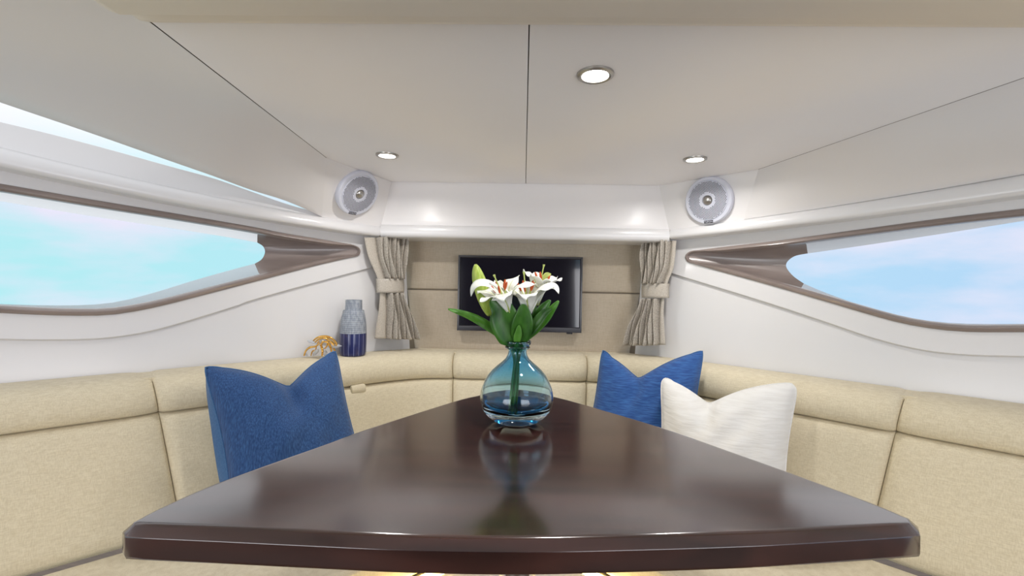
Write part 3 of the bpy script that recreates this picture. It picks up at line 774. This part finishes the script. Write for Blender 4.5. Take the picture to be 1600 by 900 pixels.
downlight(605, 242, 'bright ceiling downlight near the left speaker')
downlight(1086, 248, 'bright ceiling downlight near the right speaker')

# ================================================================== CURTAINS
def curtain(side, rows_px, tie_px, label, flap):
    sd = side
    pts = []
    D0 = .045
    dense = []
    rp = [Vector((a_, b_, c_)) for a_, b_, c_ in rows_px]     # (y, xl, xr)
    cat = catmull(rp, 5)
    NU = 200; NPL = 9
    def rowpts(y, xl, xr, amp):
        r = []
        for i in range(NU + 1):
            u = i / NU
            uu = u if side > 0 else 1 - u        # 0 at the inboard (bow) edge
            x = xl + (xr - xl) * u
            # flat outer flap, pleats on the rest
            if uu > 1 - flap: dd = .010
            else:
                q = uu / (1 - flap); dd = abs(math.sin(q * math.pi * NPL)) ** .7 * amp + .25 * amp * math.sin(q * 17 + y * .05)
            a, z = hitwall(x, y, side, D0 + .01)
            r.append(wall(side, a, z, D0 + dd))
        return r
    up = [c for c in cat if c.x <= tie_px[0] + 2]; lw = [c for c in cat if c.x >= tie_px[1] - 2]
    ytop = cat[0].x; ybot = cat[-1].x
    a, z = hitwall((cat[-1].y + cat[-1].z) / 2, ybot, side, D0)
    root = empty('curtain', wall(side, a, z, D0), label, 'curtain', 'gathered curtains beside the bow wall')
    v, f = grid_vf([rowpts(c.x, c.y, c.z, .046) for c in up]); solid(mesh('upper_folds', v, f, M['curt'], root, 80), .0012)
    v, f = grid_vf([rowpts(c.x + (3.0 * math.sin(0) if 0 else 0), c.y, c.z, .040 + .012 * (c.x - tie_px[1]) / (ybot - tie_px[1])) for c in lw]); solid(mesh('lower_folds', v, f, M['curt'], root, 80), .0012)
    # flap lining in paler cloth
    for nm, part in (('outer_flap', cat),):
        rr = []
        for c in part:
            w_ = flap * (c.z - c.y) * 1.02
            x0, x1 = (c.y - .6, c.y + w_) if side < 0 else (c.z - w_, c.z + .6)
            row = []
            for i in range(7):
                x = x0 + (x1 - x0) * i / 6; a, z = hitwall(x, c.x, side, D0 + .02); row.append(wall(side, a, z, D0 + .0135 + .004 * math.sin(math.pi * i / 6)))
            rr.append(row)
        v, f = grid_vf(rr); solid(mesh(nm, v, f, M['curt2'], root, 80), .0015)
    rr = []
    y0, y1, xl, xr = tie_px
    for k in range(7):
        y = y0 + (y1 - y0) * k / 6; row = []
        for i in range(25):
            u = i / 24; x = xl + (xr - xl) * u; a, z = hitwall(x, y, side, D0 + .03)
            row.append(wall(side, a, z, D0 + .004 + .034 * math.sin(math.pi * min(max(u, .0), 1.0)) ** .45 + .0015 * math.sin(math.pi * k / 6)))
        rr.append(row)
    v, f = grid_vf(rr); solid(mesh('tie_band', v, f, M['curt2'], root, 80), .003)
    return root
curtain(-1, [(371, 571, 632), (400, 577, 630), (428, 589, 628), (446, 595, 629), (466, 595, 629), (490, 593, 637), (510, 589.5, 643), (529, 587, 648)], (435.5, 457.5, 593, 635), 'gathered tan curtain on the left of the television', .27)
curtain(1, [(376, 1011, 1055), (400, 1007, 1053), (420, 1007, 1050), (437, 1007, 1043), (454, 1004, 1038), (470, 1004, 1036), (490, 998, 1035), (510, 989, 1036), (539, 981, 1038)], (443, 465.5, 999, 1040), 'gathered tan curtain on the right of the television', .14)

# ================================================================== BLUE BOTTLE
bp = wall(-1, .1, ZS, .06)
a, z = hitwall(551, 545, -1, .062); bp = wall(-1, a, ZS + .001, .062)
sc_ = bp.y / 720
bt = empty('ceramic_bottle', bp, 'tall blue and grey banded bottle standing on the left backrest shelf', 'bottle')
mb = bpy.data.materials.new('navy_glaze'); mb.use_nodes = True; t, b = nodes(mb); N = t.nodes.new; Lk = t.links.new
b.inputs['Roughness'].default_value = .22
tcn = N('ShaderNodeTexCoord'); sp = N('ShaderNodeSeparateXYZ'); Lk(tcn.outputs['Object'], sp.inputs[0])
at = N('ShaderNodeMath'); at.operation = 'ARCTAN2'; Lk(sp.outputs['Y'], at.inputs[0]); Lk(sp.outputs['X'], at.inputs[1])
ml = N('ShaderNodeMath'); ml.operation = 'MULTIPLY'; ml.inputs[1].default_value = 16 / (2 * math.pi); Lk(at.outputs[0], ml.inputs[0])
fr_ = N('ShaderNodeMath'); fr_.operation = 'FRACT'; Lk(ml.outputs[0], fr_.inputs[0])
lt = N('ShaderNodeMath'); lt.operation = 'LESS_THAN'; lt.inputs[1].default_value = .09; Lk(fr_.outputs[0], lt.inputs[0])
mc = N('ShaderNodeMix'); mc.data_type = 'RGBA'; mc.inputs['A'].default_value = (.022, .028, .12, 1); mc.inputs['B'].default_value = (.22, .25, .45, 1); Lk(lt.outputs[0], mc.inputs['Factor']); Lk(mc.outputs['Result'], b.inputs['Base Color'])
mg = add_noise_color(pmat('grey_woven_glaze', (.3, .36, .44), .6), (.23, .26, .31), (.38, .41, .46), 160, (1, 1, .35), 2, .35, .65, .3)
s = sc_
v, f = lathe_vf([(0, 0), (17.5 * s, 0), (19.2 * s, 1.5 * s), (19.9 * s, 5 * s), (20.2 * s, 20 * s), (20.1 * s, 35 * s)], bp, 48); mesh('navy_base', v, f, mb, bt, 50)
pr_ = []
for i in range(49):
    t_ = i / 48; y = 35 + 36 * t_; r = 20.0 - 4.6 * t_ ** 1.9; pr_.append(((r + (.35 if i % 4 < 2 else 0)) * s, y * s))
v, f = lathe_vf(pr_, bp, 48); mesh('grey_body', v, f, mg, bt, 60)
pr_ = [(15.4 * s, 71 * s)]
for i in range(25):
    t_ = i / 24; pr_.append(((12.7 - .4 * t_ + (.35 if i % 4 < 2 else 0)) * s, (71 + 16 * t_) * s))
pr_ += [(11 * s, 87.2 * s), (10.8 * s, 70 * s), (0, 70 * s)]
v, f = lathe_vf(pr_, bp, 48); mesh('neck', v, f, mg, bt, 60)

# ================================================================== GOLD ORNAMENT
a, z = hitwall(503, 553, -1, .07); op = wall(-1, a, ZS + .001, .07)
og = empty('gold_ornament', op, 'gold branching ornament with clear crystal pieces beside the blue bottle', 'ornament')
def opx(x, y, dy=0.0): return atY(x, y, op.y + dy)
rnd = random.Random(11)
def gtube(pts, r, nm='gold_branch', mat='gold'):
    v, f = tube_vf(catmull([opx(*p) for p in pts], 5), [r * (1 - .35 * abs(2 * k / (5 * (len(pts) - 1)) - 1)) for k in range(5 * (len(pts) - 1) + 1)], 8); return mesh(nm, v, f, M[mat], og, 60)
gtube([(475, 556, -.01), (478, 548, -.01), (484, 543), (493, 541), (500, 536)], .0036)
gtube([(486, 556, .02), (488, 549, .02), (493, 547, .01), (494, 542)], .0028)
gtube([(503, 556, -.02), (504, 548, -.02), (502, 540, -.01), (504, 533)], .0042)
gtube([(489, 533, .01), (495, 528), (503, 525.5), (512, 526), (520, 530), (526, 537, -.01), (525, 540, -.01)], .0040)
gtube([(492, 535, -.02), (498, 530, -.02), (507, 528, -.025), (515, 533, -.02), (522, 540, -.02)], .0036)
gtube([(494, 538, .02), (502, 531, .03), (511, 529, .03), (519, 534, .02), (524, 538, .01)], .0034)
gtube([(500, 540, -.02), (506, 534, -.03), (513, 536, -.03), (517, 542, -.02)], .0034)
gtube([(517, 556, .0), (518, 549, 0), (516, 542, -.01), (512, 536, -.01)], .0036)
gtube([(508, 526, 0), (512, 532, -.03), (511, 540, -.03), (507, 545, -.02)], .0030)
gtube([(523, 556, .02), (524, 550, .02), (521, 544, .01), (516, 538)], .0030)
def shard(p, q, r, nm='crystal'):
    P_, Q_ = opx(*p), opx(*q); m_ = [P_.lerp(Q_, k) for k in (0, .25, .7, 1)]
    v, f = tube_vf(m_, [r * .4, r, r * .85, r * .12], 6); return mesh(nm, v, f, M['quartz'], og, 0)
shard((481, 532), (496, 538), .006); shard((512, 541), (534, 540.5), .0075); shard((497, 546), (489, 556), .007); shard((509, 548, .01), (507, 556, .01), .008); shard((500, 532, .01), (520, 538, .01), .014); shard((476, 553), (482, 556.5), .004)

# ================================================================== GLASS VASE
vb = atZ(806.5, 659.5, TZ); vb.z += .0006
va = empty('glass_vase', vb, 'round blue glass vase with narrow neck standing on the table', 'vase')
gm = bpy.data.materials.new('blue_glass'); gm.use_nodes = True; t, b = nodes(gm); N = t.nodes.new; Lk = t.links.new
b.inputs['Transmission Weight'].default_value = 1.0; b.inputs['Roughness'].default_value = .0; b.inputs['IOR'].default_value = 1.45
tcn = N('ShaderNodeTexCoord'); sp = N('ShaderNodeSeparateXYZ'); Lk(tcn.outputs['Object'], sp.inputs[0])
rp_ = N('ShaderNodeValToRGB'); mrn = N('ShaderNodeMapRange'); mrn.inputs[2].default_value = .18; Lk(sp.outputs['Z'], mrn.inputs[0]); Lk(mrn.outputs[0], rp_.inputs[0])
els = rp_.color_ramp.elements; els[0].position = .0; els[0].color = (.86, .96, 1, 1); els[1].position = 1.0; els[1].color = (.66, .90, .98, 1)
for ps, cl_ in ((.14, (.84, .95, 1)), (.20, (.42, .78, .96)), (.30, (.80, .93, 1)), (.46, (.66, .87, .97)), (.62, (.32, .67, .93)), (.80, (.26, .62, .90)), (.90, (.42, .77, .93))):
    e_ = els.new(ps); e_.color = (*cl_, 1)
Lk(rp_.outputs[0], b.inputs['Base Color'])
outp = [(0, .0015), (.030, .0), (.040, .001), (.048, .004), (.058, .010), (.067, .018), (.0735, .0265), (.0785, .037), (.0808, .048), (.0812, .058), (.0795, .069), (.0760, .080), (.071, .092), (.064, .104), (.055, .1145), (.045, .1235), (.034, .1325), (.026, .1405), (.0215, .149), (.0202, .157), (.0215, .161), (.026, .163), (.0278, .1655), (.0262, .1685), (.0285, .172), (.0302, .176), (.0300, .179), (.0285, .1803), (.026, .1795)]
inp = [(.0225, .172), (.0175, .163), (.0165, .155), (.0185, .147), (.0235, .1385), (.032, .1298), (.043, .1208), (.053, .1115), (.0615, .1015), (.0685, .090), (.0735, .0785), (.0768, .068), (.0782, .058), (.0775, .049), (.0745, .040), (.069, .0335), (.058, .0285), (.04, .0255), (.02, .0245), (0, .0245)]
v, f = lathe_vf(outp + inp, vb, 72); mesh('glass_body', v, f, gm, va, 60)
wm = pmat('blue_water', (.05, .40, .80), .0, Transmission_Weight=1.0, IOR=1.2)
wp = [(0, .0248), (.02, .0248), (.04, .0259), (.0575, .0290), (.0685, .0340), (.0735, .0400), (.0735, .0408), (.05, .0402), (0, .0402)]
v, f = lathe_vf(wp, vb, 64); mesh('water', v, f, wm, va, 40)

# ================================================================== LILIES
VY = vb.y
def lp3(x, y, dy=0.0): return atY(x, y, VY + dy)
def blade(name, spine, width, mat, parent, up=None, cup=.0, nw=6, nl=6, wp=None, th=.0008, twist=0.0):
    sp_ = catmull(spine, nl); n_ = len(sp_); rows = []
    for i, p in enumerate(sp_):
        t_ = i / (n_ - 1); tg = (sp_[min(i + 1, n_ - 1)] - sp_[max(i - 1, 0)]).normalized()
        u_ = up if up is not None else Vector((0, -1, .25))
        sd_ = tg.cross(u_).normalized(); nn = sd_.cross(tg).normalized()
        if twist:
            ca, sa = math.cos(twist * t_), math.sin(twist * t_); sd_, nn = sd_ * ca + nn * sa, nn * ca - sd_ * sa
        wv = width * (wp(t_) if wp else max(.04, math.sin(math.pi * (t_ * .93 + .05)) ** .75 * min(1, .3 + t_ * 2.6)))
        rows.append([p + sd_ * (wv * (2 * j / nw - 1)) + nn * (cup * wv * ((2 * j / nw - 1) ** 2)) for j in range(nw + 1)])
    v, f = grid_vf(rows); o = mesh(name, v, f, mat, parent, 80); solid(o, th); return o
def lily_flower(root, base, axis, size, seed, open_=1.0, roll=0.0, stam=True, petals=6):
    rnd = random.Random(seed)
    Z = axis.normalized(); X = Z.cross(Vector((.2, .3, 1))).normalized(); Y = Z.cross(X)
    for k in range(petals):
        an = roll + k * 2 * math.pi / petals + rnd.uniform(-.1, .1); rd = X * math.cos(an) + Y * math.sin(an)
        wide = .30 if k % 2 == 0 else .20
        crl = open_ * rnd.uniform(.7, 1.35)
        pts = []
        for t_ in (0, .2, .4, .6, .75, .88, 1.0):
            r = .05 + .27 * t_ ** 1.2 + crl * .95 * max(0, t_ - .45) ** 1.35 * 1.6
            h = t_ * 1.06 - crl * 1.25 * max(0, t_ - .62) ** 1.7 * 1.6
            pts.append(base + (rd * r + Z * h) * size)
        wp = lambda q: (.16 + .84 * math.sin(math.pi * min(1, q * .62 + .03)) ** 1.3) * (1 if q < .6 else max(.05, (1 - ((q - .6) / .4) ** 1.7)))
        # blade normal faces the flower axis
        sp_ = catmull(pts, 5); n_ = len(sp_); rows = []; rib = []
        sdv = Z.cross(rd).normalized()
        for i, p in enumerate(sp_):
            t_ = i / (n_ - 1); tg = (sp_[min(i + 1, n_ - 1)] - sp_[max(i - 1, 0)]).normalized(); nn = sdv.cross(tg).normalized()
            if nn.dot(rd) > 0 and t_ < .5: nn = -nn
            wv = wide * size * wp(t_); ruf = .05 * size * math.sin(t_ * 17 + k * 2) * t_
            rows.append([p + sdv * (wv * (j / 4 - 1)) + (-rd) * (.30 * wv * (j / 4 - 1) ** 2) + Z * (ruf * (j / 4 - 1) * abs(j / 4 - 1)) for j in range(9)])
            rib.append(p + rd * .004 * size)
        v, f = grid_vf(rows); o = mesh('petal', v, f, M['petal'], root, 80); solid(o, .0008)
        rb = [q for i, q in enumerate(rib) if i < n_ * .72]
        v, f = tube_vf(rb, [size * .028 * (1 - .7 * i / len(rb)) for i in range(len(rb))], 6); mesh('rib', v, f, M['petalg'], o, 60)
    if stam:
        for k in range(5):
            an = roll + .5 + k * math.pi / 2.5; rd = X * math.cos(an) + Y * math.sin(an)
            pts = [base + (rd * r + Z * h) * size for r, h in ((.03, .1), (.06, .45), (.12, .7), (.19, .84))]
            v, f = tube_vf(catmull(pts, 4), .0010, 6); o = mesh('stamen', v, f, M['petalg'], root, 60)
            e_ = pts[-1]; dv = (rd * .4 + Z * .3 + Vector((0, 0, .6))).normalized() * size * .13
            v, f = tube_vf([e_ - dv, e_ - dv * .6, e_, e_ + dv * .6, e_ + dv], [.0008, .0022, .0025, .0022, .0008], 8); mesh('anther', v, f, M['anther'], o, 60)
        pts = [base + Z * size * .1, base + Z * size * .7 + X * size * .03, base + Z * size * 1.22 + X * size * .05]
        v, f = tube_vf(catmull(pts, 4), [.0014] * 8 + [.0028], 6); mesh('pistil', v, f, M['petalg'], root, 60)
def lily(name, label, group, stem_px, r=.0026):
    pts = catmull([lp3(*p) for p in stem_px], 6)
    root = empty(name, pts[0], label, 'flower', group)
    v, f = tube_vf(pts, r, 8); mesh('stem', v, f, M['stem'], root, 60)
    return root
GRP = 'lilies in the blue vase'
def leaf(root, pts, wd, mat='leaf', **kw):
    o = blade('leaf', [lp3(*p) for p in pts], wd, M[mat], root, **kw); return o
SC = VY / 720
# lily A: open, facing the viewer on the left
A_ = lily('lily', 'open white lily facing forward on the left of the bouquet', GRP, [(796, 641, -.012), (800, 600, -.006), (804, 560, 0), (801, 530, -.004), (798, 505, -.012), (797, 488, -.018)])
lily_flower(A_, lp3(797, 489, -.018), (lp3(778, 440, -.045) - lp3(797, 489, -.018)), 54 * SC, 4, .85, .35)
leaf(A_, [(803, 545, -.004), (800, 530, -.012), (790, 505, -.02), (781, 482, -.026), (766, 469, -.034)], 23 * SC, 'leaf', cup=.35)
leaf(A_, [(800, 540, .0), (785, 526, -.004), (760, 509, -.01), (732, 494, -.02), (700, 483, -.028)], 8.5 * SC, 'leaf2', cup=.3, up=Vector((0, -.75, .65)))
PW = lambda q: (.25 + .75 * math.sin(math.pi * min(1, q * .7 + .05)) ** 1.2) * (1 if q < .6 else max(.06, 1 - ((q - .6) / .4) ** 1.8))
blade('petal', [lp3(797, 487, -.02), lp3(783, 462, -.034), lp3(768, 448, -.044), lp3(752, 444.5, -.05), lp3(741, 450, -.052), lp3(736, 463, -.05)], 9.5 * SC, M['petal'], A_, cup=.4, wp=PW, up=Vector((-.3, -.6, .75)))
# lily B: open, right of centre
B_ = lily('lily', 'open white lily in the middle right of the bouquet', GRP, [(801, 640, .0), (806, 600, .002), (808, 560, .002), (812, 530, 0), (820, 508, -.006), (825, 494, -.010)])
lily_flower(B_, lp3(825, 495, -.010), (lp3(822, 440, -.028) - lp3(825, 495, -.010)), 58 * SC, 9, .85, .05)
leaf(B_, [(811, 545, -.006), (813, 528, -.016), (816, 510, -.024), (818, 492, -.03), (817, 475, -.034)], 16 * SC, 'leaf', cup=.25)
leaf(B_, [(806, 545, -.012), (808, 530, -.022), (810, 520, -.026), (811, 508, -.03)], 6 * SC, 'leaf2', cup=.2)
leaf(B_, [(814, 540, .002), (826, 520, .004), (838, 500, .0), (848, 483, -.006), (860, 469, -.01)], 10 * SC, 'leaf', cup=.3)
blade('petal', [lp3(825, 493, -.012), lp3(836, 468, -.022), lp3(848, 455, -.03), lp3(860, 449.5, -.036), lp3(868, 451, -.04), lp3(873, 459, -.042)], 9 * SC, M['petal'], B_, cup=.4, wp=PW, up=Vector((.3, -.6, .75)))
# lily C: half open, upper right, seen from the side
C_ = lily('lily', 'half open white lily at the upper right with green backed petals', GRP, [(806, 638, .014), (809, 600, .010), (811, 560, .006), (820, 528, .012), (831, 500, .022), (838, 474, .026)])
lily_flower(C_, lp3(838, 476, .026), (lp3(850, 425, .01) - lp3(838, 476, .026)), 54 * SC, 15, .5, .8, True)
leaf(C_, [(816, 540, .008), (832, 520, .012), (850, 500, .010), (862, 484, .004), (873, 470, -.002)], 7.5 * SC, 'leaf2', cup=.3)
leaf(C_, [(815, 542, -.006), (828, 518, -.012), (838, 505, -.014), (850, 490, -.016), (862, 483, -.018)], 8 * SC, 'leaf', cup=.3)
blade('petal', [lp3(838, 476, .024), lp3(843, 455, .016), lp3(848, 440, .01), lp3(854, 431, .008), lp3(861, 428, .008)], 7.5 * SC, M['petalg'], C_, cup=.4, wp=PW, up=Vector((.6, -.7, .2)))
# bud
D_ = lily('lily_bud', 'tall closed green lily bud at the left of the bouquet', GRP, [(799, 636, .012), (803, 600, .006), (803, 560, 0), (794, 532, .004), (777, 508, .008), (766, 492, .008)])
axis = [lp3(766, 493, .008), lp3(760, 475, .008), lp3(752, 450, .006), (lp3(746, 428, .004)), lp3(743, 413, .002)]
for k in range(3):
    an = k * 2 * math.pi / 3 + .5; pts = catmull(axis, 5); rows = []
    n_ = len(pts)
    for i, p in enumerate(pts):
        t_ = i / (n_ - 1); r = 11.5 * SC * (math.sin(math.pi * (t_ * .90 + .08)) ** .8); tg = (pts[min(i + 1, n_ - 1)] - pts[max(i - 1, 0)]).normalized()
        s_ = tg.cross(Vector((0, 1, 0))).normalized(); u_ = s_.cross(tg)
        row = []
        for j in range(9):
            q = an + (j / 8 - .5) * 2 * math.pi / 3 * 1.08; rr = r * (1 - .10 * abs(2 * j / 8 - 1) ** 2)
            row.append(p + (s_ * math.cos(q) + u_ * math.sin(q)) * rr)
        rows.append(row)
    v, f = grid_vf(rows); solid(mesh('bud_sepal', v, f, M['bud'], D_, 80), .001)
leaf(D_, [(806, 545, .01), (796, 525, .012), (786, 508, .01), (776, 494, .004)], 12 * SC, 'leaf', cup=.3)
